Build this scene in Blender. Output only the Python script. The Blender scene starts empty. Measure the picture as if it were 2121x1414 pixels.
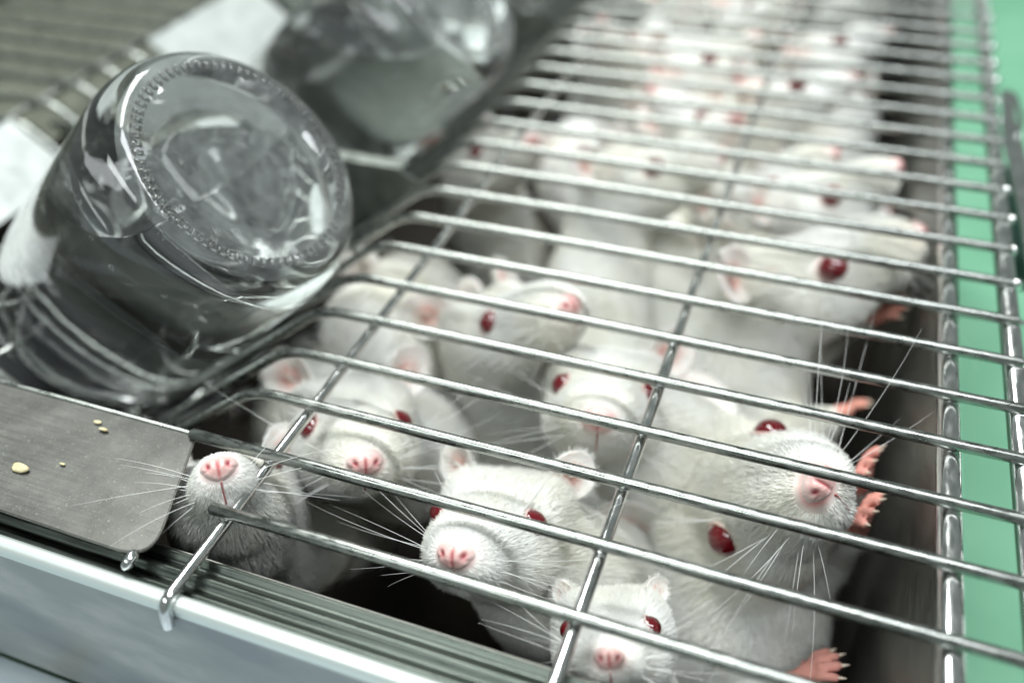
import bpy, bmesh, math, random
import numpy as np
from mathutils import Vector, Matrix
# one Blender unit = one centimetre
random.seed(7); rng = np.random.RandomState(7)
sc = bpy.context.scene
sc.unit_settings.scale_length = 0.01
COL = sc.collection
# ------------------------------------------------------------------ camera
R = np.array([[0.93753, 0.34618, -0.03468], [0.1965, -0.60913, -0.76835], [-0.28711, 0.71353, -0.63909]])
CAM = np.array([1.5434, -5.3513, 8.5415])
cd = bpy.data.cameras.new('camera'); cam = bpy.data.objects.new('camera', cd); COL.objects.link(cam)
M = Matrix.Identity(4)
for i in range(3):
    M[i][0], M[i][1], M[i][2], M[i][3] = R[0][i], -R[1][i], -R[2][i], CAM[i]
cam.matrix_world = M
cd.sensor_width = 36; cd.lens = 1838.36 / 2121 * 36; cd.clip_start = .1; cd.clip_end = 3000
cd.dof.use_dof = True; cd.dof.focus_distance = 11.4; cd.dof.aperture_fstop = .088
sc.camera = cam
# ------------------------------------------------------------------ light: an indoor room with ceiling fixtures
w = bpy.data.worlds.new('World'); sc.world = w; w.use_nodes = True
bg = w.node_tree.nodes['Background']; bg.inputs[0].default_value = (.62, .72, .68, 1); bg.inputs[1].default_value = .25
def area(name, loc, tgt, sx, sy, power, col):
    l = bpy.data.lights.new(name, 'AREA'); l.shape = 'RECTANGLE'; l.size = sx; l.size_y = sy; l.energy = power; l.color = col
    o = bpy.data.objects.new(name, l); COL.objects.link(o); o.location = loc
    o.rotation_euler = (Vector(tgt) - Vector(loc)).to_track_quat('-Z', 'Y').to_euler()
area('ceiling_lamp', (-45, 60, 150), (0, 5, 0), 24, 120, 215000, (.96, 1, .97))
area('ceiling_lamp', (50, 10, 150), (0, 5, 0), 24, 120, 165000, (.93, .97, 1))
area('ceiling_lamp', (-30, -90, 140), (0, 5, 0), 120, 24, 85000, (.93, 1, .98))
sc.view_settings.view_transform = 'Standard'; sc.view_settings.look = 'None'
sc.view_settings.exposure = 0.30; sc.view_settings.gamma = 1
sc.render.engine = 'CYCLES'
cy = sc.cycles
cy.use_denoising = True; cy.max_bounces = 14; cy.transmission_bounces = 12; cy.glossy_bounces = 5; cy.diffuse_bounces = 4
cy.transparent_max_bounces = 16; cy.sample_clamp_indirect = 6; cy.caustics_refractive = True; cy.caustics_reflective = False; cy.blur_glossy = .6
try: sc.cycles_curves.shape = 'RIBBONS'
except Exception: pass
# ------------------------------------------------------------------ materials
def mat(name, base=(.8, .8, .8), metal=0., rough=.5, **k):
    m = bpy.data.materials.new(name); m.use_nodes = True
    b = m.node_tree.nodes['Principled BSDF']
    b.inputs['Base Color'].default_value = (*base, 1); b.inputs['Metallic'].default_value = metal; b.inputs['Roughness'].default_value = rough
    for q, v in k.items():
        q = q.replace('_', ' ')
        b.inputs[q].default_value = v
    return m
def N(m, t, **k):
    n = m.node_tree.nodes.new(t)
    for a, v in k.items():
        if a.startswith('in_'):
            n.inputs[int(a[3:]) if a[3:].isdigit() else a[3:]].default_value = v
        else: setattr(n, a, v)
    return n
def L(m, a, b): m.node_tree.links.new(a, b)
def ramp(m, fac, stops):
    r = N(m, 'ShaderNodeValToRGB'); e = r.color_ramp.elements
    e[0].position, e[0].color = stops[0][0], (*stops[0][1], 1); e[1].position, e[1].color = stops[-1][0], (*stops[-1][1], 1)
    for p_, c in stops[1:-1]:
        q = e.new(p_); q.color = (*c, 1)
    L(m, fac, r.inputs[0]); return r
def noise_mat(name, cols, metal, r0, r1, scale=(1, 1, 1), ns=8, bump=.1, bdist=.02, detail=6):
    m = mat(name, cols[0][1], metal, r0); b = m.node_tree.nodes['Principled BSDF']
    tc = N(m, 'ShaderNodeTexCoord'); mp = N(m, 'ShaderNodeMapping'); mp.inputs['Scale'].default_value = scale
    L(m, tc.outputs['Object'], mp.inputs['Vector'])
    n = N(m, 'ShaderNodeTexNoise'); n.inputs['Scale'].default_value = ns; n.inputs['Detail'].default_value = detail
    L(m, mp.outputs[0], n.inputs['Vector'])
    r = ramp(m, n.outputs['Fac'], cols); L(m, r.outputs[0], b.inputs['Base Color'])
    mr = N(m, 'ShaderNodeMapRange'); mr.inputs[1].default_value = .35; mr.inputs[2].default_value = .65; mr.inputs[3].default_value = r0; mr.inputs[4].default_value = r1
    L(m, n.outputs['Fac'], mr.inputs[0]); L(m, mr.outputs[0], b.inputs['Roughness'])
    if bump:
        bp = N(m, 'ShaderNodeBump'); bp.inputs['Strength'].default_value = bump; bp.inputs['Distance'].default_value = bdist
        L(m, n.outputs['Fac'], bp.inputs['Height']); L(m, bp.outputs[0], b.inputs['Normal'])
    return m
WIRE = noise_mat('polished_wire', [(.3, (.27, .285, .265)), (.5, (.38, .395, .375)), (.7, (.47, .485, .46))], 1, .2, .42, (2, 6, 6), 2.5, .14, .01)
ROD = noise_mat('polished_rod', [(.3, (.68, .68, .68)), (.7, (.84, .84, .84))], 1, .10, .24, (6, 2, 6), 2, .10, .01)
RIM = noise_mat('rim_steel', [(.3, (.36, .40, .43)), (.7, (.50, .54, .56))], .7, .38, .55, (.6, 6, 6), 2, .05, .01)
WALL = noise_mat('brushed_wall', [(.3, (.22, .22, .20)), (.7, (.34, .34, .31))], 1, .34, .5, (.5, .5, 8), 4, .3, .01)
PALE = noise_mat('pale_sheet', [(.3, (.58, .62, .60)), (.7, (.70, .73, .71))], .35, .35, .5, (1, 1, 1), 2, .05)
DARKMETAL = noise_mat('dull_steel', [(.3, (.22, .24, .22)), (.7, (.34, .36, .33))], .9, .35, .5, (1, 1, 1), 3, .1)
# dusty end plate with fine pale speckles
PLATE = mat('dusty_plate', (.1, .1, .09), .8, .5)
b_ = PLATE.node_tree.nodes['Principled BSDF']; tc = N(PLATE, 'ShaderNodeTexCoord')
n1 = N(PLATE, 'ShaderNodeTexNoise', in_Scale=30., in_Detail=3.); n2 = N(PLATE, 'ShaderNodeTexNoise', in_Scale=1.6, in_Detail=8., in_Roughness=.7)
L(PLATE, tc.outputs['Object'], n1.inputs['Vector']); L(PLATE, tc.outputs['Object'], n2.inputs['Vector'])
r1 = ramp(PLATE, n1.outputs['Fac'], [(.64, (0, 0, 0)), (.72, (1, 1, 1))]); r2 = ramp(PLATE, n2.outputs['Fac'], [(.3, (.12, .12, .11)), (.7, (.21, .21, .195))])
wv = N(PLATE, 'ShaderNodeTexNoise', in_Scale=1., in_Detail=5.); wm = N(PLATE, 'ShaderNodeMapping'); wm.inputs['Scale'].default_value = (1.2, 22, 1); wm.inputs['Rotation'].default_value = (0, 0, .5)
L(PLATE, tc.outputs['Object'], wm.inputs[0]); L(PLATE, wm.outputs[0], wv.inputs[0]); wr = N(PLATE, 'ShaderNodeMapRange'); wr.inputs[1].default_value = .45; wr.inputs[2].default_value = .7; wr.inputs[3].default_value = .42; wr.inputs[4].default_value = .62
L(PLATE, wv.outputs['Fac'], wr.inputs[0]); L(PLATE, wr.outputs[0], b_.inputs['Roughness'])
mx = N(PLATE, 'ShaderNodeMix', data_type='RGBA'); L(PLATE, r1.outputs[0], mx.inputs[0]); L(PLATE, r2.outputs[0], mx.inputs[6]); mx.inputs[7].default_value = (.30, .31, .25, 1)
L(PLATE, mx.outputs[2], b_.inputs['Base Color'])
bp = N(PLATE, 'ShaderNodeBump'); bp.inputs['Strength'].default_value = .12; bp.inputs['Distance'].default_value = .01; L(PLATE, n1.outputs['Fac'], bp.inputs['Height']); L(PLATE, bp.outputs[0], b_.inputs['Normal'])
# green bench
GREEN = noise_mat('green_bench_laminate', [(.35, (.15, .37, .235)), (.65, (.185, .42, .275))], 0, .45, .6, (1, 1, 1), .3, .02)
DGREEN = mat('latch_shade_green', (.01, .05, .035), 0, .5)  # shade tone of the dark block under the latch
SHELF = noise_mat('shelf_steel', [(.3, (.30, .37, .41)), (.55, (.44, .50, .53)), (.8, (.62, .66, .66))], .3, .3, .5, (.25, 1.6, 1), .8, .05)
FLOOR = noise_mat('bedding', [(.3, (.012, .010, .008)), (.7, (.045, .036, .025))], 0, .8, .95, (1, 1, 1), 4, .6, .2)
CRUMB = noise_mat('feed_crumb', [(.3, (.55, .46, .24)), (.7, (.76, .69, .46))], 0, .6, .8, (1, 1, 1), 12, .4, .02)
OUTER = noise_mat('scuffed_wall', [(.3, (.27, .29, .31)), (.5, (.40, .42, .42)), (.72, (.66, .66, .65))], .45, .42, .6, (.35, .8, .8), 1.3, .05, .02)
LIP = mat('lip_steel', (.82, .88, .85), .55, .38)
GROOVE = noise_mat('groove_steel', [(.3, (.055, .065, .058)), (.7, (.12, .135, .12))], 1, .25, .4, (.6, 6, 6), 2, .05, .01)
HOPSHADE = mat('shade_black', (.02, .022, .024), .4, .45)  # near-black for the sheets added to darken the hopper under the bottles
GLASS = mat('bottle_glass', (.985, .993, .988), 0, .015, IOR=1.48, Transmission_Weight=1.)
g_ = GLASS.node_tree.nodes['Principled BSDF']; gt = N(GLASS, 'ShaderNodeTexCoord'); gn = N(GLASS, 'ShaderNodeTexNoise', in_Scale=1.1, in_Detail=3.); L(GLASS, gt.outputs['Object'], gn.inputs['Vector'])
gb = N(GLASS, 'ShaderNodeBump'); gb.inputs['Strength'].default_value = .04; gb.inputs['Distance'].default_value = .08; L(GLASS, gn.outputs['Fac'], gb.inputs['Height']); L(GLASS, gb.outputs[0], g_.inputs['Normal'])
BASEGLASS = mat('veiled_glass', (.985, .993, .988), 0, .05, IOR=1.48, Transmission_Weight=1.)  # pale diffuse mix paints the ceiling's reflected veil on the base, with water spots
bt = BASEGLASS.node_tree; bo = [q for q in bt.nodes if q.type == 'OUTPUT_MATERIAL'][0]; bm_ = N(BASEGLASS, 'ShaderNodeMixShader'); bd_ = N(BASEGLASS, 'ShaderNodeBsdfDiffuse'); bd_.inputs[0].default_value = (.75, .8, .79, 1)
bc = N(BASEGLASS, 'ShaderNodeTexCoord'); bn_ = N(BASEGLASS, 'ShaderNodeTexNoise', in_Scale=2.2, in_Detail=8., in_Roughness=.7); L(BASEGLASS, bc.outputs['Object'], bn_.inputs['Vector'])
br = N(BASEGLASS, 'ShaderNodeMapRange'); br.inputs[1].default_value = .35; br.inputs[2].default_value = .7; br.inputs[3].default_value = .05; br.inputs[4].default_value = .20
L(BASEGLASS, bn_.outputs['Fac'], br.inputs[0]); L(BASEGLASS, br.outputs[0], bm_.inputs[0]); L(BASEGLASS, bt.nodes['Principled BSDF'].outputs[0], bm_.inputs[1]); L(BASEGLASS, bd_.outputs[0], bm_.inputs[2]); L(BASEGLASS, bm_.outputs[0], bo.inputs[0])
WATER = mat('drinking_water', (.995, .998, .997), 0, 0., IOR=1.33, Transmission_Weight=1.)
RUBBER = mat('black_rubber', (.015, .015, .018), 0, .5)
EYE = mat('ruby_eye', (.14, .003, .008), 0, .06, Coat_Weight=1., Coat_Roughness=.03)
def stain(m, src):
    tc = N(m, 'ShaderNodeTexCoord'); n = N(m, 'ShaderNodeTexNoise', in_Scale=.55, in_Detail=5., in_Roughness=.6); L(m, tc.outputs['Object'], n.inputs['Vector'])
    rp = ramp(m, n.outputs['Fac'], [(.36, (.96, .945, .88)), (.58, (1, 1, 1))])
    mx = N(m, 'ShaderNodeMix', data_type='RGBA', blend_type='MULTIPLY'); mx.inputs[0].default_value = 1.
    L(m, src, mx.inputs[6]); L(m, rp.outputs[0], mx.inputs[7]); return mx.outputs[2]
def attr_mat(name, rough, sss=0., bump=0., bscale=20, st=False):
    m = mat(name, (.8, .8, .8), 0, rough); b = m.node_tree.nodes['Principled BSDF']
    a = N(m, 'ShaderNodeAttribute', attribute_name='tint'); L(m, stain(m, a.outputs['Color']) if st else a.outputs['Color'], b.inputs['Base Color'])
    if sss:
        b.inputs['Subsurface Weight'].default_value = sss; b.inputs['Subsurface Radius'].default_value = (1, .35, .25); b.inputs['Subsurface Scale'].default_value = .12
    if bump:
        tc = N(m, 'ShaderNodeTexCoord'); n = N(m, 'ShaderNodeTexNoise', in_Scale=bscale, in_Detail=4.); L(m, tc.outputs['Object'], n.inputs['Vector'])
        bp = N(m, 'ShaderNodeBump'); bp.inputs['Strength'].default_value = bump; bp.inputs['Distance'].default_value = .03; L(m, n.outputs['Fac'], bp.inputs['Height']); L(m, bp.outputs[0], b.inputs['Normal'])
    return m
SKIN = attr_mat('white_coat', .8, 0, .12, 14, True)
SKINP = attr_mat('pink_skin', .34, .12, .3, 22)
EARM = attr_mat('ear_skin', .5, .3, .2, 16)
FUR = mat('white_fur', (.92, .92, .89), 0, .6)
fc = N(FUR, 'ShaderNodeRGB'); fc.outputs[0].default_value = (.92, .92, .89, 1); L(FUR, stain(FUR, fc.outputs[0]), FUR.node_tree.nodes['Principled BSDF'].inputs['Base Color'])
HAIR = mat('whisker', (.92, .92, .90), 0, .35)
CLAW = mat('claw', (.82, .68, .55), 0, .3)
# ------------------------------------------------------------------ helpers
def tag(o, label=None, cat=None, group=None, kind=None):
    if label: o['label'] = label
    if cat: o['category'] = cat
    if group: o['group'] = group
    if kind: o['kind'] = kind
    return o
def empty(name, loc, label, cat, group=None):
    o = bpy.data.objects.new(name, None); COL.objects.link(o); o.location = loc; o.empty_display_size = .5
    return tag(o, label, cat, group)
INV = {}
def link(name, me, m=None, parent=None, smooth=True, kind=None, label=None):
    if m is not None and not me.materials: me.materials.append(m)
    if smooth and len(me.polygons): me.polygons.foreach_set('use_smooth', [True] * len(me.polygons))
    o = bpy.data.objects.new(name, me); COL.objects.link(o)
    if parent is not None:
        o.parent = parent
        g = parent
        off = Vector((0, 0, 0))
        while g is not None: off += g.location; g = g.parent
        o.location = -off        # meshes carry world coordinates; parents only translate
    if kind: o['kind'] = kind
    if label: o['label'] = label
    return o
def mesh(name, V, F):
    me = bpy.data.meshes.new(name); me.from_pydata([tuple(v) for v in V], [], [tuple(f) for f in F]); me.update(); return me
def fillet(pts, r, n=6):
    pts = [Vector(p) for p in pts]; out = [pts[0]]
    for a, b, c in zip(pts, pts[1:], pts[2:]):
        d1 = (a - b); d2 = (c - b); rr = min(r, d1.length * .45, d2.length * .45)
        p0 = b + d1.normalized() * rr; p2 = b + d2.normalized() * rr
        for i in range(n + 1):
            t = i / n; out.append(p0 * (1 - t) ** 2 + b * 2 * t * (1 - t) + p2 * t * t)
    out.append(pts[-1]); return out
def tube(pts, r, ns=12, cap=True):
    """round wire along points; r a number or a list"""
    pts = [Vector(p) for p in pts]; n = len(pts); rs = r if hasattr(r, '__len__') else [r] * n
    V, F = [], []; up = None
    for i, p in enumerate(pts):
        t = (pts[min(i + 1, n - 1)] - pts[max(i - 1, 0)]).normalized()
        if up is None: up = t.orthogonal().normalized()
        up = (up - t * up.dot(t)).normalized(); s = t.cross(up)
        for k in range(ns):
            a = 2 * math.pi * k / ns; V.append(p + (up * math.cos(a) + s * math.sin(a)) * rs[i])
    for i in range(n - 1):
        for k in range(ns):
            k2 = (k + 1) % ns; F.append((i * ns + k, i * ns + k2, (i + 1) * ns + k2, (i + 1) * ns + k))
    if cap:
        for e, sg in ((0, -1), (n - 1, 1)):
            t = (pts[1] - pts[0]).normalized() if e == 0 else (pts[-1] - pts[-2]).normalized()
            b0 = len(V); c = pts[e]
            u = (V[e * ns] - c).normalized(); v = t.cross(u)
            for k in range(ns): V.append(c + (V[e * ns + k] - c) * .7 + t * sg * rs[e] * .45)
            V.append(c + t * sg * rs[e] * .6)
            for k in range(ns):
                k2 = (k + 1) % ns
                q = (e * ns + k, e * ns + k2, b0 + k2, b0 + k); F.append(q if sg > 0 else q[::-1])
                q = (b0 + k, b0 + k2, b0 + ns); F.append(q if sg > 0 else q[::-1])
    return V, F
def slab(poly, d, bevel=0):
    """polygon (list of 3-D points) thickened by vector d"""
    poly = [Vector(p) for p in poly]; d = Vector(d); n = len(poly)
    bm = bmesh.new(); a = [bm.verts.new(p) for p in poly]; b = [bm.verts.new(p + d) for p in poly]
    bm.faces.new(a[::-1]); bm.faces.new(b)
    for i in range(n): bm.faces.new((a[i], a[(i + 1) % n], b[(i + 1) % n], b[i]))
    bmesh.ops.recalc_face_normals(bm, faces=bm.faces)
    if bevel: bmesh.ops.bevel(bm, geom=list(bm.edges), offset=bevel, segments=2, affect='EDGES')
    me = bpy.data.meshes.new('slab'); bm.to_mesh(me); bm.free(); return me
def blob(c, r, seed=0, sub=2, sq=(1, 1, 1), amp=.25):
    rg = random.Random(seed); bm = bmesh.new(); bmesh.ops.create_icosphere(bm, subdivisions=sub, radius=1)
    ph = [(rg.uniform(-2, 2), rg.uniform(-2, 2), rg.uniform(-2, 2), rg.uniform(0, 6)) for _ in range(4)]
    for v in bm.verts:
        f = 1 + amp * sum(math.sin(v.co.x * a + v.co.y * b + v.co.z * c_ + d) for a, b, c_, d in ph) / 2
        v.co = Vector((v.co.x * sq[0], v.co.y * sq[1], v.co.z * sq[2])) * r * f + Vector(c)
    me = bpy.data.meshes.new('blob'); bm.to_mesh(me); bm.free(); return me
# ------------------------------------------------------------------ surfaces under the cage
tb = link('bench_surface', slab([(-40, -30, -14.2), (70, -30, -14.2), (70, 90, -14.2), (-40, 90, -14.2)], (0, 0, .7)), GREEN, smooth=False)
tag(tb, 'pale green bench top under and beside the cage', kind='structure')
sh = link('front_shelf', slab([(-40, -14, -3.6), (6, -14, -3.6), (6, -1.32, -3.6), (-40, -1.32, -3.6)], (0, 0, .1)), SHELF, smooth=False)
tag(sh, 'blurred blue grey steel shelf in front of the cage rim', kind='structure')
# ------------------------------------------------------------------ cage
YB, XR, XL = 31., 3.85, -26.
cage = empty('cage_box', (0, 0, -13.4), 'stainless steel mouse cage with rolled rim beneath the wire lid', 'cage')
def sheet(prof, m, name):
    n = len(prof); V = [(XL, y, z) for y, z in prof] + [(XR - .1, y, z) for y, z in prof]
    link(name, mesh('rim', V, [(i, i + n, i + n + 1, i + 1) for i in range(n - 1)]), m, cage)
cy_, cz_ = -1.165, -.315
sheet([(-1.30, -3.4), (-1.285, -1.2), (-1.268, -.41)], OUTER, 'outer_wall')
sheet([(-1.268, -.41)] + [(cy_ - .105 * math.cos(math.radians(a)), cz_ + .105 * math.sin(math.radians(a))) for a in range(-10, 171, 12)] + [(-1.055, -.35)], LIP, 'front_rim')
gp = []
for i in range(61):
    t = i / 60; y = -1.056 + t * .62
    gp.append((y, -.35 - .04 * t + .035 * math.sin(t * 2 * math.pi * 2.5) * (1 - .3 * t) - .10 * max(0, (t - .85) / .15) ** 2))
sheet(gp + [(-.425, -.60)], GROOVE, 'rim_groove')
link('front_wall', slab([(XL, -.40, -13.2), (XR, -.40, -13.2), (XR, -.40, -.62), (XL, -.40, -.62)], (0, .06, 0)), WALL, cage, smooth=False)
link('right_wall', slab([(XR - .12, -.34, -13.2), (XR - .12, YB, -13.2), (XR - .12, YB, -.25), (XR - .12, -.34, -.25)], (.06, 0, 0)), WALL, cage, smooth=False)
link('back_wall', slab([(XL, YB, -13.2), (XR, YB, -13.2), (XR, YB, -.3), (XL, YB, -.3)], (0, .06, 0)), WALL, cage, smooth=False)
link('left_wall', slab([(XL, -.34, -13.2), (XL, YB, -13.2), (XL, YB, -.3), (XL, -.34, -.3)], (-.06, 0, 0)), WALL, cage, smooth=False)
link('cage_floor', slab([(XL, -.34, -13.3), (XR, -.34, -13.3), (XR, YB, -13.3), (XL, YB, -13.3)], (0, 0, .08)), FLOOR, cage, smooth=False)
V, F = tube(fillet([(XR + .02, -1.15, -.9), (XR + .02, -1.15, -.235), (XR + .02, YB, -.235)], .2), .16, 16)
link('side_rim', mesh('siderim', V, F), ROD, cage)
# ------------------------------------------------------------------ lid
XO, XM, XB, XLR, XW = 4.73, 0., -5.45, -4.55, -16.1
lid = empty('wire_cage_top', (0, 0, 0), 'steel wire bar lid with V shaped hopper lying across the mouse cage', 'cage lid')
WR = .082
for k in range(0, 31):
    y = k + rng.uniform(-.018, .018)
    dz = rng.uniform(-.008, .008)
    if k == 0: pts = [(-4.72, y, dz), (-2, y + .01, dz), (1, y, dz), (XO + .04, y, dz - .02)]
    elif k == 1: pts = [(-5.75, y, dz), (-3, y, dz), (0, y + .01, dz), (XO + .04, y, dz - .02)]
    else: pts = [(-34, y, 0), (-15.4, y, 0), (-10.45, y, -4.0), (XB, y, dz), (-2, y + rng.uniform(-.02, .02), dz), (1, y, dz), (XO + .04, y, dz - .02)]
    V, F = tube(fillet(pts, .42, 6), WR, 12)
    link('wire_bar', mesh('bar', V, F), WIRE, lid)
bead = blob((0, 0, 0), .105, 3, 2, (1, 1, .8), .3); bead.materials.append(ROD)
for k in range(0, 31):
    o = link('weld_bead', bead, None, lid); o.location = (XO + .08, k + .01, -.06); o.rotation_euler = (rng.rand() * 6, rng.rand() * 6, rng.rand() * 6)
    s = rng.uniform(.8, 1.25); o.scale = (s, s, s)
for x, r in ((XM, .082), (XLR, .078)):
    V, F = tube(fillet([(x, -1.36, -.5), (x, -1.29, -.15), (x, -.95, -.155), (x, 30.4, -.155)], .22), r, 14)
    link('cross_rod', mesh('rod', V, F), ROD, lid)
fil = blob((0, 0, 0), .062, 4, 1, (1.5, 1.1, .8), .3); fil.materials.append(ROD)
for x in (XM, XLR):
    for k in range(0, 17):
        o = link('weld_bead', fil, None, lid); o.location = (x + rng.uniform(-.02, .02), k + rng.uniform(-.05, .05), -.085); o.rotation_euler = (0, 0, rng.uniform(-.6, .6))
V, F = tube([(XO, -1.4, -.19), (XO, 30.6, -.19)], .15, 16); link('edge_rod', mesh('rod', V, F), ROD, lid)
for x, z in ((XW, -.135), (-8.4, -2.52), (-12.9, -2.14), (-10.45, -4.15)):
    V, F = tube([(x, 1.0 + .5 * i, z + (.03 * math.sin(i * 3.1) if x == XW else 0)) for i in range(60)], .07, 10); link('cross_rod', mesh('rod', V, F), WIRE if x == XW else ROD, lid)
# end plate (flat flange in front of the hopper) with rounded front corner
def plate_poly(z):
    P = [(-16, 1.02), (-5.74, 1.02), (-5.68, .88), (-5.22, -.30)]
    c = [(-5.22, -.30), (-5.05, -.74), (-5.12, -.86), (-5.50, -.90)]
    for i in range(1, 9):
        t = i / 8; a = [(1 - t) ** 3, 3 * t * (1 - t) ** 2, 3 * t * t * (1 - t), t ** 3]
        P.append((sum(a[j] * c[j][0] for j in range(4)), sum(a[j] * c[j][1] for j in range(4))))
    P.append((-16, -.80)); return [(x, y, z) for x, y in P]
link('end_plate', slab(plate_poly(-.10), (0, 0, .055), .012), PLATE, lid, smooth=False)
link('end_plate_face', slab([(-16, 1.03, -.10), (-5.75, 1.03, -.10), (-10.45, 1.03, -4.1), (-15.4, 1.03, -.2)], (0, .05, 0)), DARKMETAL, lid, smooth=False)
link('weld_bead', blob((-5.28, -.93, -.12), .10, 9, 2, (.8, 1.2, .9), .3), ROD, lid)
link('plate_trim', mesh('trim', *tube([(-16, 1.04, -.045), (-5.74, 1.04, -.045)], .035, 8)), WIRE, lid)
GAPFILL = noise_mat('gap_olive', [(.3, (.07, .075, .055)), (.7, (.18, .19, .145))], .2, .5, .7, (1, 1, 1), 2.5, .3, .05)  # olive tone standing for the lit space below the left bars
link('gap_sheet', slab([(-40, -.2, -1.3), (-16.4, -.2, -1.3), (-16.4, 34, -1.3), (-40, 34, -1.3)], (0, 0, -.05)), GAPFILL, lid, smooth=False)  # sheet added under the left bars to brighten the gaps between them
# hopper sheets: left slope sheets, dark sheets added as hopper shade, cross dividers
def slope(y0, y1, x0, x1, name):
    z = lambda x: (-15.4 - x) * .808 + .10
    link(name, slab([(x0, y0, z(x0)), (x1, y0, z(x1)), (x1, y1, z(x1)), (x0, y1, z(x0))], (.03, 0, .04)), PALE, lid, smooth=False)
slope(1.3, 7.75, -15.45, -14.1, 'slope_sheet')
link('hopper_shade', mesh('shade_fill', [(-13.2, 1.1, -1.95), (-10.45, 1.1, -4.2), (-6.9, 1.1, -1.33), (-13.2, 8.4, -1.95), (-10.45, 8.4, -4.2), (-6.9, 8.4, -1.33)], [(0, 1, 4, 3), (1, 2, 5, 4)]), HOPSHADE, lid, smooth=False)
link('hopper_shade', mesh('shade_fill', [(-13.2, 8.6, -1.95), (-10.45, 8.6, -4.2), (-7.2, 8.6, -1.6), (-13.2, 17.3, -1.95), (-10.45, 17.3, -4.2), (-7.2, 17.3, -1.6)], [(0, 1, 4, 3), (1, 2, 5, 4)]), HOPSHADE, lid, smooth=False); slope(12.5, 17.2, -15.45, -12.2, 'slope_sheet')
for y in (8.45, 17.4):
    link('divider_plate', slab([(-15.2, y, -.12), (-9.5, y, -.15), (-8.6, y, .02), (-6.3, y, .02), (-5.75, y, -.25), (-10.45, y, -3.95)], (0, .05, 0)), DARKMETAL, lid, smooth=False)
link('divider_flange', slab([(-8.7, 8.42, .03), (-6.2, 8.42, .03), (-6.2, 8.75, .03), (-8.7, 8.75, .03)], (0, 0, .03)), DARKMETAL, lid, smooth=False)
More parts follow.
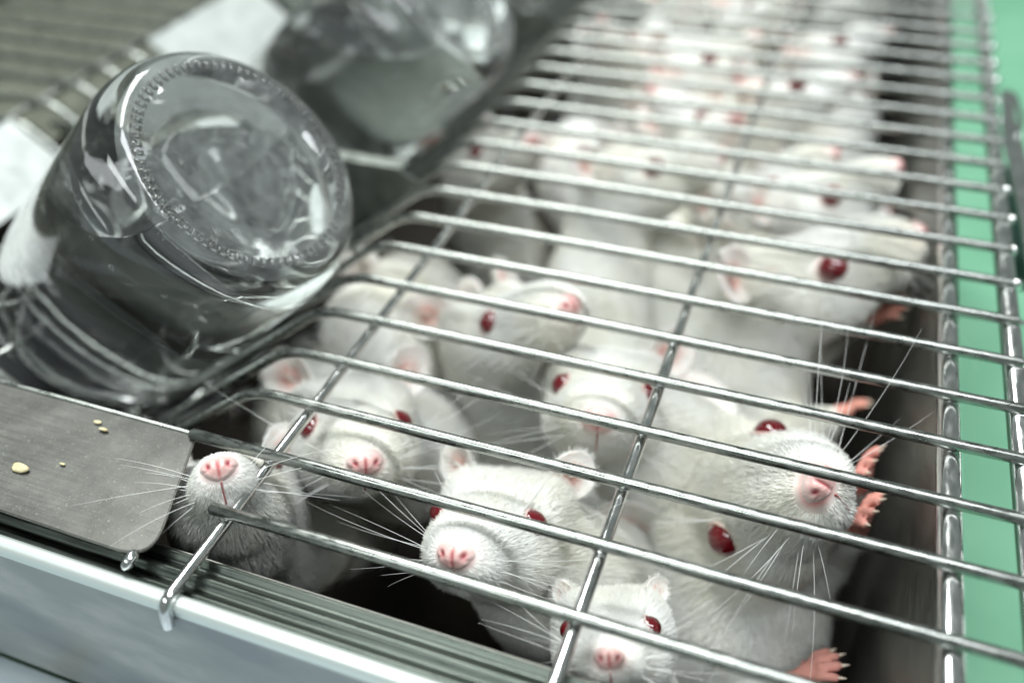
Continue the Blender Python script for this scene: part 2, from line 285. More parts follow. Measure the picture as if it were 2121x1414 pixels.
# ------------------------------------------------------------------ bottles
def bottle(P, n, level, label, seed):
    P = Vector(P); n = Vector(n).normalized(); e1 = Vector((0, 1, 0)); e1 = (e1 - n * e1.dot(n)).normalized(); e2 = n.cross(e1)
    t0 = empty('water_bottle', P, label, 'bottle', 'glass water bottles lying in the hopper')
    def lathe(prof, ns=96, knurl=None):
        V, F = [], []
        for i, (t, r) in enumerate(prof):
            for k in range(ns):
                a = 2 * math.pi * k / ns; rr, tt = r, t
                V.append(P - n * tt + (e1 * math.cos(a) + e2 * math.sin(a)) * rr)
        m = len(prof)
        for i in range(m - 1):
            for k in range(ns):
                k2 = (k + 1) % ns; F.append((i * ns + k, (i + 1) * ns + k, (i + 1) * ns + k2, i * ns + k2))
        me = mesh('lathe', V, F); bm = bmesh.new(); bm.from_mesh(me); bmesh.ops.remove_doubles(bm, verts=bm.verts, dist=.002)
        bmesh.ops.recalc_face_normals(bm, faces=bm.faces); bm.to_mesh(me); bm.free(); return me
    outer = [(.20, .001), (.195, .5), (.17, .9), (.12, 1.22), (.06, 1.38), (.02, 1.5), (-.0, 1.60), (.02, 1.72), (.10, 1.86), (.24, 1.99), (.42, 2.08), (.65, 2.13), (.9, 2.15), (2.6, 2.15), (5.4, 2.14), (5.8, 2.08), (6.1, 1.9), (6.3, 1.6), (6.45, 1.25), (6.6, 1.05), (6.75, .98), (7.2, .96)]
    inner = [(7.2, .80), (6.75, .82), (6.6, .88), (6.45, 1.06), (6.25, 1.42), (6.05, 1.72), (5.75, 1.92), (5.4, 1.98), (2.6, 1.99), (1.2, 1.98), (.98, 1.92), (.80, 1.80), (.66, 1.60), (.56, 1.3), (.50, .6), (.49, .001)]
    gm = lathe(outer + inner); gm.materials.append(GLASS); gm.materials.append(BASEGLASS); link('glass_body', gm, None, t0)
    for q in gm.polygons:
        t_ = (P - q.center).dot(n); r_ = (q.center - P + n * t_).length
        if t_ < .5 and r_ < 1.9: q.material_index = 1
    # knurled ring: short glass teeth round the base
    V, F = [], []
    for k in range(76):
        a = 2 * math.pi * k / 76; rad = e1 * math.cos(a) + e2 * math.sin(a); tan = n.cross(rad)
        c = P + rad * 1.61 + n * .012; b0 = len(V)
        for (u, v, h) in ((-1, -1, -.02), (1, -1, -.02), (1, 1, -.02), (-1, 1, -.02), (-.7, -.35, .025), (.7, -.35, .025), (.7, .35, .025), (-.7, .35, .025)):
            V.append(c + rad * u * .085 + tan * v * .04 + n * h)
        F += [tuple(b0 + i for i in q) for q in ((0, 3, 2, 1), (4, 5, 6, 7), (0, 1, 5, 4), (1, 2, 6, 5), (2, 3, 7, 6), (3, 0, 4, 7))]
    link('knurled_ring', mesh('knurl', V, F), GLASS, t0, kind='stuff')
    wp = [(6.8, .001), (6.8, .83), (6.6, .895), (6.45, 1.075), (6.25, 1.435), (6.05, 1.735), (5.75, 1.935), (5.4, 1.995), (2.6, 2.005), (1.2, 1.995), (.965, 1.935), (.785, 1.81), (.645, 1.61), (.545, 1.31), (.485, .6), (.475, .001)]
    me = lathe(wp); bm = bmesh.new(); bm.from_mesh(me)
    r = bmesh.ops.bisect_plane(bm, geom=bm.verts[:] + bm.edges[:] + bm.faces[:], plane_co=(0, 0, level), plane_no=(0, 0, 1), clear_outer=True)
    ed = [e for e in r['geom_cut'] if isinstance(e, bmesh.types.BMEdge)]
    if ed: bmesh.ops.contextual_create(bm, geom=ed)
    for e in ed: e.smooth = False
    bmesh.ops.recalc_face_normals(bm, faces=bm.faces); bm.to_mesh(me); bm.free()
    link('water', me, WATER, t0)
    for q in me.polygons:
        if len(q.vertices) > 8: q.use_smooth = False
    c = P - n * 6.55
    link('stopper', lathe([(6.85, .001), (6.85, .78), (7.22, .79), (7.22, 1.05), (7.5, 1.0), (7.5, .001)], 32), RUBBER, t0)
    link('sipper_tube', mesh('tube', *tube([P - n * 7.45, P - n * 8.3], .18, 12)), ROD, t0)
    # air bubbles clinging inside
    rg = random.Random(seed)
    for i in range(9):
        a = 2.2 + rg.uniform(-.9, 1.1); tt = rg.uniform(.95, 1.35)
        p = P - n * tt + (e1 * math.cos(a + 1.2) + e2 * math.sin(a + 1.2)) * 1.93
        link('bubble', blob(p, rg.uniform(.03, .07), i, 2, (1, 1, 1), .1), GLASS, t0)
    return t0
bn = (math.cos(math.radians(42)), -.05, math.sin(math.radians(42)))
bottle((-6.45, 4.30, 2.3), bn, 1.95, 'large glass water bottle in the near hopper bay, knurled base facing up', 5)
bottle((-6.7, 12.6, 2.2), bn, 1.3, 'blurred glass water bottle lying in the farther hopper bay', 6)
# steel spring clip lying beside the near bottle
ring = [(-10.9 + .16 * math.cos(a), 2.35 + .62 * math.cos(a), -.55 + .42 * math.sin(a)) for a in [i * 2 * math.pi / 24 for i in range(25)]]
tag(link('wire_ring', mesh('ring', *tube(ring, .05, 8, False)), WIRE), 'small wire ring hanging in the dark beside the near bottle', 'ring')
# ------------------------------------------------------------------ latch on the right side
lt = empty('side_latch', (5.2, 13, -1), 'steel strap latch with hooked tab standing beside the right edge of the lid', 'latch')
pts = fillet([(4.98, 15.2, .1), (4.99, 13.6, 0), (5.1, 12.2, -.1), (5.28, 10.4, -.3), (5.4, 9.0, -.6)], .6)
V, F = [], []
for i, p_ in enumerate(pts):
    wd = .11 + .06 * min(1, i / 6); V += [p_ + Vector((-wd, 0, .03)), p_ + Vector((wd, 0, .03)), p_ + Vector((wd, 0, -.03)), p_ + Vector((-wd, 0, -.03))]
for i in range(len(pts) - 1):
    for k in range(4): F.append((i * 4 + k, i * 4 + (k + 1) % 4, i * 4 + 4 + (k + 1) % 4, i * 4 + 4 + k))
link('strap', mesh('strap', V, F), ROD, lt, smooth=False)
link('hook_tab', mesh('tab', *tube(fillet([(4.98, 15.3, .05), (5.14, 15.2, .05), (5.25, 14.1, 0), (5.12, 13.3, 0)], .15), .055, 8)), ROD, lt)
link('latch_shade', slab([(5.02, 10.0, -1.5), (5.02, 12.8, -1.0), (5.02, 13.2, -.6), (5.02, 10.2, -.9)], (.9, .1, 0), .05), DGREEN, lt, smooth=False)  # added block, its dark colour standing in for the shaded patch below the latch
# ------------------------------------------------------------------ feed crumbs
for i, (p_, r, lab) in enumerate([((-7.62, -.24, .0), .065, 'largest yellow feed crumb near the left side of the steel plate'), ((-7.18, .80, -.01), .035, 'tiny feed crumb by the back edge of the steel plate'),
        ((-7.04, .68, -.01), .03, 'tiny feed crumb just in front of the other speck on the plate'), ((-7.5, -1.6, -3.42), .11, 'blurred pale feed crumb on the shelf below the rim'), ((-7.55, -1.95, -3.42), .12, 'blurred cream feed crumb at the bottom edge of the shelf'), ((-7.1, -.0, -.02), .02, 'faint speck of feed on the steel plate')]):
    tag(link('feed_crumb', blob(p_, r, 40 + i, 2, (1.7, .75, .45), .75), CRUMB), lab, 'crumb', 'feed crumbs')
# ================================================================== MICE
CV = lambda *a: np.array(a, float)
def sstep(a, b, x): t = np.clip((x - a) / (b - a), 0, 1); return t * t * (3 - 2 * t)
def sd_cap(p, a, b, ra, rb):
    ab = b - a; t = np.clip(((p - a) @ ab) / (ab @ ab + 1e-9), 0, 1)
    return np.linalg.norm(p - a - t[..., None] * ab, axis=-1) - (ra + (rb - ra) * t)
def sd_ell(p, c, Rm, r):
    q = (p - c) @ Rm; k0 = np.linalg.norm(q / r, axis=-1); k1 = np.linalg.norm(q / (r * r), axis=-1) + 1e-9
    return k0 * (k0 - 1) / k1
def smin(a, b, k):
    h = np.clip(.5 + .5 * (b - a) / k, 0, 1); return b * (1 - h) + a * h - k * h * (1 - h)
HX = -np.array([-.035, -.02, .03, .10, .22, .42, .70, 1.0, 1.35, 1.8, 2.3, 2.75, 3.0])
HA = np.array([.002, .08, .175, .26, .335, .40, .475, .57, .69, .80, .82, .66, .4])
HB = np.array([.002, .065, .135, .205, .28, .345, .415, .49, .59, .69, .72, .58, .36])
HC = np.array([.0, .0, .0, -.005, -.015, -.025, -.02, -.01, .01, .03, .02, -.06, -.1])
_xs = np.linspace(HX[-1], HX[0], 400)
def _sm(tab):
    y = np.interp(_xs, HX[::-1], tab[::-1]); k = np.hanning(21); k /= k.sum(); z = np.convolve(np.pad(y, 10, 'edge'), k, 'valid'); w_ = sstep(-.25, -.5, _xs); return y * (1 - w_) + z * w_
def head_tabs(fat):
    g = 1 + (fat - 1) * np.exp(-((_xs + .6) / .6) ** 2) * sstep(-.05, -.3, _xs); return _sm(HA) * g, _sm(HB) * (1 + (g - 1) * .8), _sm(HC)
def sd_head(q, p):
    c = (p - q['N']) @ q['H'] / q['s']; x = np.clip(c[..., 0], HX[-1], HX[0]); A, B, Cc = q['tabs']
    a = np.interp(x, _xs, A); b = np.interp(x, _xs, B); z = c[..., 2] - np.interp(x, _xs, Cc)
    rr = ((np.abs(c[..., 1]) / a) ** 2.15 + (np.abs(z) / b) ** 2.15) ** (1 / 2.15)
    d = (rr - 1) * np.minimum(a, b); e = c[..., 0] - x
    return np.where(np.abs(e) > 1e-6, np.sqrt(np.maximum(d, 0) ** 2 + e ** 2) , np.maximum(d, np.minimum(0, -.6 * (HX[0] - c[..., 0])))) * q['s'] * .9
def evalp(prim, p):
    if prim['t'] == 'h': return sd_head(prim, p)
    return sd_cap(p, prim['a'], prim['b'], prim['ra'], prim['rb']) if prim['t'] == 'c' else sd_ell(p, prim['c'], prim['R'], prim['r'])
def sdf(prims, p):
    d = np.full(p.shape[:-1], 9.)
    for q in prims: d = smin(d, evalp(q, p), q['k'])
    return d
def cap(a, b, ra, rb, k=.3): return dict(t='c', a=np.array(a, float), b=np.array(b, float), ra=ra, rb=rb, k=k)
def ell(c, Rm, r, k=.3): return dict(t='e', c=np.array(c, float), R=Rm, r=np.array(r, float), k=k)
def bounds(q):
    if q['t'] == 'h': c = q['N'] + q['s'] * (q['H'] @ CV(-1.5, 0, 0)); return c - 1.75 * q['s'], c + 1.75 * q['s']
    if q['t'] == 'c':
        m = max(q['ra'], q['rb']); return np.minimum(q['a'], q['b']) - m, np.maximum(q['a'], q['b']) + m
    m = q['r'].max(); return q['c'] - m, q['c'] + m
def surface_net(prims, h):
    lo = np.min([bounds(q)[0] for q in prims], 0) - 3 * h; hi = np.max([bounds(q)[1] for q in prims], 0) + 3 * h
    n = np.ceil((hi - lo) / h).astype(int) + 1
    ax = [lo[i] + h * np.arange(n[i]) for i in range(3)]
    D = np.full(tuple(n), 3.)
    for q in prims:
        a, b = bounds(q); mg = q['k'] + 2 * h + .05
        i0 = np.maximum(((a - mg - lo) / h).astype(int), 0); i1 = np.minimum(((b + mg - lo) / h).astype(int) + 2, n)
        sl = tuple(slice(i0[i], i1[i]) for i in range(3))
        P = np.stack(np.meshgrid(*[ax[i][sl[i]] for i in range(3)], indexing='ij'), -1)
        D[sl] = smin(D[sl], evalp(q, P), q['k'])
    S = D < 0
    c = [(i, j, k) for i in (0, 1) for j in (0, 1) for k in (0, 1)]
    sh = tuple(x - 1 for x in n)
    g = lambda A, o: A[o[0]:o[0] + sh[0], o[1]:o[1] + sh[1], o[2]:o[2] + sh[2]]
    cnt = sum(g(S, o).astype(np.int8) for o in c); act = (cnt > 0) & (cnt < 8)
    idx = np.argwhere(act); vid = np.full(sh, -1, np.int64); vid[act] = np.arange(len(idx))
    dv = {o: D[idx[:, 0] + o[0], idx[:, 1] + o[1], idx[:, 2] + o[2]] for o in c}
    acc = np.zeros((len(idx), 3)); cn = np.zeros(len(idx))
    for o in c:
        for a in range(3):
            if o[a]: continue
            o2 = list(o); o2[a] = 1; o2 = tuple(o2); d0, d1 = dv[o], dv[o2]; m = (d0 < 0) != (d1 < 0)
            t = np.where(m, d0 / np.where(m, d0 - d1, 1), 0); pt = np.array(o, float)[None].repeat(len(idx), 0); pt[:, a] += t
            acc[m] += pt[m]; cn[m] += 1
    V = lo + h * (idx + acc / cn[:, None])
    F = []
    for a in range(3):
        u, v = (a + 1) % 3, (a + 2) % 3
        s0 = [slice(0, n[i]) for i in range(3)]; s1 = list(s0); s0[a] = slice(0, n[a] - 1); s1[a] = slice(1, n[a])
        A, B = S[tuple(s0)], S[tuple(s1)]; e = np.argwhere(A != B)
        e = e[(e[:, u] > 0) & (e[:, v] > 0) & (e[:, u] < n[u] - 1) & (e[:, v] < n[v] - 1)]
        fl = S[e[:, 0], e[:, 1], e[:, 2]]
        def at(du, dv_):
            q = e.copy(); q[:, u] -= du; q[:, v] -= dv_; return vid[q[:, 0], q[:, 1], q[:, 2]]
        Q = np.stack([at(1, 1), at(0, 1), at(0, 0), at(1, 0)], 1)
        Q[~fl] = Q[~fl][:, ::-1]; F.append(Q)
    return V, np.concatenate(F)
def np_mesh(name, V, F):
    me = bpy.data.meshes.new(name); me.vertices.add(len(V)); me.vertices.foreach_set('co', np.asarray(V, np.float32).ravel())
    k = F.shape[1]; me.loops.add(F.size); me.loops.foreach_set('vertex_index', F.astype(np.int32).ravel())
    me.polygons.add(len(F)); me.polygons.foreach_set('loop_start', np.arange(0, F.size, k, dtype=np.int32))
    me.update(calc_edges=True); me.validate(); return me
def set_tint(me, C):
    a = me.color_attributes.new('tint', 'FLOAT_COLOR', 'POINT'); a.data.foreach_set('color', np.concatenate([C, np.ones((len(C), 1))], 1).astype(np.float32).ravel())
def hair_obj(name, P, Rd, m, parent, kind='stuff', label=None):
    """P: (n, k, 3) points, Rd: (n, k) radii"""
    n, k = P.shape[:2]; cu = bpy.data.hair_curves.new(name); cu.add_curves([k] * n)
    cu.attributes['position'].data.foreach_set('vector', P.astype(np.float32).ravel())
    ra = cu.attributes.get('radius') or cu.attributes.new('radius', 'FLOAT', 'POINT'); ra.data.foreach_set('value', Rd.astype(np.float32).ravel())
    cu.materials.append(m); o = bpy.data.objects.new(name, cu); COL.objects.link(o); o.parent = parent; o.location = -Vector(parent.location)
    if kind: o['kind'] = kind
    if label: o['label'] = label
    return o
def sstep(a, b, x): t = np.clip((x - a) / (b - a), 0, 1); return t * t * (3 - 2 * t)
def nrm(v): return v / (np.linalg.norm(v, axis=-1, keepdims=True) + 1e-9)
WHITE = CV(.88, .88, .85); PINK = CV(.80, .42, .40)
def limb(prims, feet, a, b, c, d, r0=.42, spread=None, s=1., k=.3):
    """shoulder a - elbow b - wrist c, hand pointing towards d, fingers fan in the plane of `spread`"""
    a, b, c, d = (np.array(x, float) for x in (a, b, c, d)); f = nrm(d - c)
    prims += [cap(a, b, r0 + .08, .36, k), cap(b, c, .34, .19, .12)]
    sp = np.array(spread if spread is not None else (0, 1, 0), float); sp = nrm(sp - f * (sp @ f)); up = np.cross(f, sp)
    pal = c + f * .20 * s; prims.append(ell(pal, np.stack([f, sp, up], 1), CV(.27, .23, .14) * s, .08)); feet.append((pal, .27 * s))
    tips = []
    for i, (o, ln) in enumerate(((-.85, .34), (-.30, .42), (.26, .41), (.80, .32))):
        r = .082 * s; p0 = c + f * .30 * s + sp * o * .20 * s
        dr = nrm(f + sp * o * .45 + up * .25); p1 = p0 + dr * ln * .5 * s; d2 = nrm(dr - up * .75); p2 = p1 + d2 * ln * .5 * s
        prims += [cap(p0, p1, r, r * .9, .035), cap(p1, p2, r * .95, r * .85, .02)]; feet += [(p1, .17 * s), (p2, .17 * s)]; tips.append((p2, d2, s))
    p0 = c + f * .12 * s + sp * .17 * s; p1 = p0 + nrm(f * .6 + sp) * .18 * s; prims.append(cap(p0, p1, .055 * s, .045 * s, .03)); feet.append((p1, .12 * s))
    return tips
def ear_mesh(c0, up, nor, side, L_, W_, seed, er=(.76, .40, .33)):
    """thin cupped ear standing on c0"""
    rg = np.random.RandomState(seed); up = nrm(up); nor = nrm(nor - up * (nor @ up)); sd = np.cross(up, nor)
    nr, na = 10, 36; V, C, F = [], [], []
    for layer in (0, 1):
        for i in range(nr + 1):
            rr = i / nr
            for j in range(na):
                a = 2 * math.pi * j / na; x = rr * math.sin(a) * W_ * (1 - .18 * (math.cos(a) < 0) * abs(math.cos(a))); y = rr * math.cos(a) * L_
                cupd = -.34 * L_ * (1 - rr ** 2) * (.65 + .35 * (-math.cos(a))) + .05 * L_ * math.sin(3 * a + seed) * rr ** 3 + .10 * x * x / L_
                th = (0 if layer == 0 else -.055) * (1 if rr < .999 else .4)
                V.append(c0 + up * (y + L_ * .80) + sd * x + nor * (cupd + th))
                t = sstep(.10, .72, rr); inner = np.array(er, float) if layer == 0 else CV(.84, .70, .66)
                stripe = .12 * math.sin(5 * a + 4 * rr)
                C.append(inner * (1 - t) + CV(.88, .81, .77) * t - CV(.02, .08, .08) * stripe * (1 - t))
    def id_(l, i, j): return l * (nr + 1) * na + i * na + j % na
    for l in (0, 1):
        for i in range(nr):
            for j in range(na):
                q = (id_(l, i, j), id_(l, i, j + 1), id_(l, i + 1, j + 1), id_(l, i + 1, j)); F.append(q if l == 0 else q[::-1])
    for j in range(na): F.append((id_(0, nr, j), id_(0, nr, j + 1), id_(1, nr, j + 1), id_(1, nr, j)))
    me = mesh('ear', V, F); set_tint(me, np.clip(np.array(C), 0, 1)); return me
def nose_mesh(W2C, s, tabs, ns=1.):
    nr, na = 20, 52; V, C, F = [], [], []; A, B, Cc = tabs; xs = _xs[::-1][:150]; A, B, Cc = A[::-1][:150], B[::-1][:150], Cc[::-1][:150]
    def xsurf(y, z):
        v = (np.abs(y) / A) ** 2.15 + (np.abs(z - Cc) / B) ** 2.15; i = int(np.argmax(v < 1))
        if i == 0: return xs[0]
        t = (v[i - 1] - 1) / (v[i - 1] - v[i] + 1e-9); return xs[i - 1] + (xs[i] - xs[i - 1]) * t
    def hole(y, z):
        ay = abs(y); return math.exp(-(((ay - .13 - .25 * (z - .01)) / .036) ** 2 + ((z - .0) / .044) ** 2)) + .55 * math.exp(-(((ay - .185) / .04) ** 2 + ((z + .05) / .02) ** 2))
    for i in range(nr + 1):
        rr = i / nr
        for j in range(na):
            a = 2 * math.pi * j / na; y = rr * .275 * math.cos(a); z = rr * .20 * math.sin(a) - .01
            if z < 0: y *= (1 - .30 * (-z / .175))
            g = math.exp(-(y / .018) ** 2) * sstep(.13, -.01, z); ho = min(1, hole(y, z))
            h = .050 + .028 * math.exp(-(((abs(y) - .10) / .07) ** 2 + ((z + .02) / .10) ** 2)) - .030 * g - .046 * ho
            h -= .062 * sstep(.74, 1., rr)
            ys, zs = y * ns, z * ns; x = xsurf(ys, zs); h *= ns; V.append(W2C(CV(x + h * .85, ys * (1 + h * .8), zs * (1 + h * .8))))
            base = CV(.83, .49, .46) * (1 - .35 * math.exp(-(((abs(y) - .09) / .05) ** 2 + ((z + .03) / .06) ** 2))) + CV(.88, .68, .64) * .35 * math.exp(-(((abs(y) - .09) / .05) ** 2 + ((z + .03) / .06) ** 2))
            c = base * (1 - ho) + CV(.36, .03, .05) * ho; c = c * (1 - .8 * g) + CV(.50, .09, .11) * .8 * g
            e_ = .8 * sstep(.5, .95, rr); c = c * (1 - e_) + CV(.88, .74, .70) * e_; C.append(c)
    for i in range(nr):
        for j in range(na): F.append((i * na + j, i * na + (j + 1) % na, (i + 1) * na + (j + 1) % na, (i + 1) * na + j))
    me = mesh('nose', V, [f[::-1] for f in F]); set_tint(me, np.clip(np.array(C), 0, 1)); return me
EYEBALL = None
def mouse(label, pose, body, hq=1, limbs=(), tail=None, seed=0, ears=(1, 1), belly=1.25, furn=1., fat=1.15, es=.9, er=(.72, .34, .28), ns=1.):
    """pose: nose point, forward, up, scale.  body: points shoulder, belly, rump"""
    N0, f, u, s = pose; N0 = np.array(N0, float); f = nrm(np.array(f, float)); u = np.array(u, float); u = nrm(u - f * (u @ f)); l = np.cross(u, f)
    H = np.stack([f, l, u], 1)
    rg = np.random.RandomState(seed + 100)
    W = lambda c: N0 + s * (H @ np.asarray(c, float))
    WC = lambda c: N0 + s * (np.asarray(c, float) @ H.T)
    root = empty('white_mouse', tuple(W((-2, 0, 0)).round(3)), label, 'mouse', 'white mice crowded under the wire lid')
    pr, feet = [], []
    tabs = head_tabs(fat); pr.append(dict(t='h', N=N0, H=H, s=s, tabs=tabs, k=.05))
    for sg in (1, -1):
        pr.append(ell(W((-.62, sg * .21, -.16)), H, CV(.38, .19, .18) * s * fat, .24))
        pr.append(ell(W((-1.55, sg * .40, -.22)), H, CV(.60, .42, .42) * s, .35))
        pr.append(ell(W((-2.2, sg * .60, .50)), H, CV(.32, .24, .32) * s, .25))
        pr.append(ell(W((-1.36, sg * .50, .30)), H, CV(.26, .16, .16) * s, .18))
    pr.append(cap(W((-.48, 0, -.36)), W((-1.4, 0, -.42)), .12 * s, .32 * s, .15))
    nhead = len(pr)
    P3 = [np.array(b, float) for b in body]; occ = W((-2.5, 0, -.05))
    chain = [occ, P3[0], P3[1], P3[2]]; rr = [.86 * s, 1.02 * s, belly * s, belly * .92 * s]
    for i in range(3): pr.append(cap(chain[i], chain[i + 1], rr[i], rr[i + 1], .5))
    tips = []
    for lb in limbs: tips += limb(pr, feet, **lb)
    h = {2: .055, 1: .085, 0: .14}[hq]
    V, F = surface_net(pr, h)
    can = ((V - N0) @ H) / s
    C = np.repeat(WHITE[None], len(V), 0)
    dn = np.linalg.norm(can - CV(-.05, 0, .0), axis=1); k = (1 - sstep(.22, .62, dn))[:, None] * .75; C = C * (1 - k) + CV(.88, .66, .62) * k * .6 + C * k * .4
    k = ((1 - sstep(.75, 1.05, np.sqrt((can[:, 1] / .25) ** 2 + ((can[:, 2] + .01) / .18) ** 2))) * (can[:, 0] > -.35))[:, None]; C = C * (1 - k) + CV(.80, .44, .42) * k
    k = sum(np.exp(-(((np.abs(can[:, 1]) - .125) / .06) ** 2 + ((can[:, 2] + .03) / .07) ** 2)) for _ in (0,))[:, None] * (dn < .35)[:, None]; C = C * (1 - k) + CV(.50, .08, .10) * k
    for sg in (1, -1):
        de = np.linalg.norm(can - CV(-1.33, sg * .66, .36), axis=1); k = (1 - sstep(.16, .34, de))[:, None] * .45; C = C * (1 - k) + CV(.85, .62, .58) * k
        de = np.linalg.norm(can - CV(-2.3, sg * .85, .8), axis=1); k = (1 - sstep(.3, .6, de))[:, None] * .5; C = C * (1 - k) + CV(.85, .55, .5) * k
    dm = np.linalg.norm(can - CV(-.45, 0, -.5), axis=1); k = (1 - sstep(.1, .35, dm))[:, None] * .4; C = C * (1 - k) + CV(.85, .6, .57) * k
    ft = np.zeros(len(V))
    for c, r in feet: ft = np.maximum(ft, 1 - sstep(r, r * 1.45, np.linalg.norm(V - c, axis=1)))
    C = C * (1 - ft[:, None]) + CV(.80, .36, .30) * ft[:, None]
    me = np_mesh('mouse_body', V, F); set_tint(me, C)
    link('body', me, SKIN, root)
    # ---- features
    def surf(c, d=None, it=45):
        """march from canonical point c outward along canonical direction d to the skin"""
        p = W(c); d = H @ nrm(np.array(d, float)); t = 0.
        for _ in range(it): 
            v = float(sdf(pr, p[None])[0]); p = p - d * v * .8
        return p
    link('nose', nose_mesh(W, s, tabs, ns), SKINP, root)
    for sg in (1, -1):
        dcan = CV(.25, sg * 1., .50); ps = surf((-1.3, sg * .55, .30), dcan); dW = H @ nrm(dcan)
        c = ps - dW * .088 * s; r = .215 * s
        bm = bmesh.new(); bmesh.ops.create_uvsphere(bm, u_segments=20, v_segments=12, radius=r)
        for v in bm.verts: v.co = Vector(c + H @ (CV(v.co.x * 1.05, v.co.y, v.co.z * .92)))
        em = bpy.data.meshes.new('eye'); bm.to_mesh(em); bm.free(); link('eye', em, EYE, root)
        if hq:
            t1 = nrm(H[:, 0] - dW * (H[:, 0] @ dW)); t2 = np.cross(dW, t1)
            ring_ = [Vector(ps - dW * .035 * s + (t1 * math.cos(a) * .215 + t2 * math.sin(a) * .195) * s) for a in [i * 2 * math.pi / 20 for i in range(21)]]
            lm = mesh('lid', *tube(ring_, .016 * s, 6, False)); set_tint(lm, np.repeat(CV(.78, .55, .51)[None], len(lm.vertices), 0)); link('eyelid', lm, SKIN, root)
    efz = []
    for i, sg in enumerate((1, -1)):
        if not ears[i]: continue
        b = surf((-2.28, sg * .62, .60), (-.1, sg * .6, .8)) - H @ (CV(0, sg * .06, .08)) * s
        em = ear_mesh(b, H @ CV(-.38 + rg.uniform(-.1, .1), sg * (.62 + rg.uniform(-.1, .15)), .80), H @ CV(.80, sg * .62, .12), sg, .54 * s * es, .46 * s * es, seed + i, er)
        link('ear', em, EARM, root); ev = np.array([v.co for v in em.vertices]); efz.append((ev, b))
    # mouth: philtrum and lips
    path = [surf((-.2, 0, -.10), (1, 0, -.8)), surf((-.25, 0, -.14), (1, 0, -1.2)), surf((-.32, 0, -.2), (.8, 0, -1.4)), surf((-.45, 0, -.30), (.5, 0, -1))]
    if hq:
        dn_ = H @ nrm(CV(1, 0, -.8)) * .012
        mm = mesh('m', *tube(fillet([p + dn_ for p in path], .05, 3), .011 * s, 6)); set_tint(mm, np.repeat(CV(.40, .12, .12)[None], len(mm.vertices), 0)); link('mouth_line', mm, SKINP, root)
        lip = [surf((-.62, sg * .16, -.35), (.2, sg * .5, -1)) for sg in (-1,)] + [path[-1]] + [surf((-.62, .16, -.35), (.2, .5, -1))]
        mm = mesh('m', *tube(fillet(lip, .1, 4), .02 * s, 6)); set_tint(mm, np.repeat(CV(.55, .2, .2)[None], len(mm.vertices), 0)); link('lip', mm, SKINP, root)
    # claws
    for p, d, q in tips:
        link('claw', mesh('c', *tube([Vector(p + d * .02), Vector(p + d * .09 * q), Vector(p + d * .15 * q)], [.032 * q, .022 * q, .006], 6)), CLAW, root)
    if tail is not None:
        tp = fillet([P3[2], *tail], 1.2, 6); n_ = len(tp); tm = mesh('t', *tube(tp, [.26 * (1 - .75 * i / n_) for i in range(n_)], 12)); set_tint(tm, np.repeat(CV(.72, .50, .36)[None], len(tm.vertices), 0)); link('tail', tm, SKINP, root)
    # ---- fur
    if hq:
        tri = np.concatenate([F[:, [0, 1, 2]], F[:, [0, 2, 3]]]); a, b, c = V[tri[:, 0]], V[tri[:, 1]], V[tri[:, 2]]
        cr = np.cross(b - a, c - a); ar = np.linalg.norm(cr, axis=1) / 2; nn = nrm(cr)
        cc = ((a + b + c) / 3 - N0) @ H / s
        wgt = ar * np.where(cc[:, 0] > -2.6, 1., .45 if hq == 2 else .3) * np.where(np.linalg.norm(cc, axis=1) < 1.2, 1.8, 1)
        cnt = int({2: 105000, 1: 30000}[hq] * furn); ti = rg.choice(len(tri), cnt, p=wgt / wgt.sum())
        u1, u2 = rg.rand(cnt), rg.rand(cnt); m_ = u1 + u2 > 1; u1[m_] = 1 - u1[m_]; u2[m_] = 1 - u2[m_]
        p = a[ti] + (b - a)[ti] * u1[:, None] + (c - a)[ti] * u2[:, None]; q = nn[ti]
        cn = (p - N0) @ H / s; dist = np.linalg.norm(cn - CV(-.06, 0, -.02), axis=1)
        keep = ~((cn[:, 0] > -.35) & ((cn[:, 1] / .255) ** 2 + ((cn[:, 2] + .015) / .19) ** 2 < 1))
        for sg in (1, -1): keep &= np.linalg.norm(cn - CV(-1.30, sg * .68, .40), axis=1) > .235
        for c_, r_ in feet: keep &= np.linalg.norm(p - c_, axis=1) > r_ * 1.35
        p, q, cn, dist = p[keep], q[keep], cn[keep], dist[keep]; m = len(p)
        # flow: backwards from the nose on the head, down the spine on the body
        fl = nrm(p - W((.15, 0, -.05)))
        onb = sstep(-2.3, -3.2, cn[:, 0])[:, None]; bd = nrm(P3[2] - occ); fl = nrm(fl * (1 - onb) + bd * onb)
        tg = nrm(fl - q * np.sum(fl * q, 1, keepdims=True)); jit = rg.normal(0, .14, (m, 3))
        clump = np.sin(p @ CV(5.1, 3.3, 4.2))[:, None] * np.cross(q, tg) * .09
        tg = nrm(tg + clump + jit - q * np.sum(jit * q, 1, keepdims=True))
        ln = (.07 + .10 * sstep(.2, .9, dist) + .09 * sstep(1., 2.4, dist)) * s * rg.uniform(.65, 1.3, m)
        lift = (.55 - .12 * sstep(.2, 1.5, dist)) * rg.uniform(.7, 1.35, m)
        T = np.linspace(0, 1, 4)[None, :, None]
        P = p[:, None] - q[:, None] * .01 + tg[:, None] * (ln[:, None, None] * T) + q[:, None] * (ln * lift)[:, None, None] * (T - .42 * T * T)
        wd = {2: .0038, 1: .0075}[hq] * s
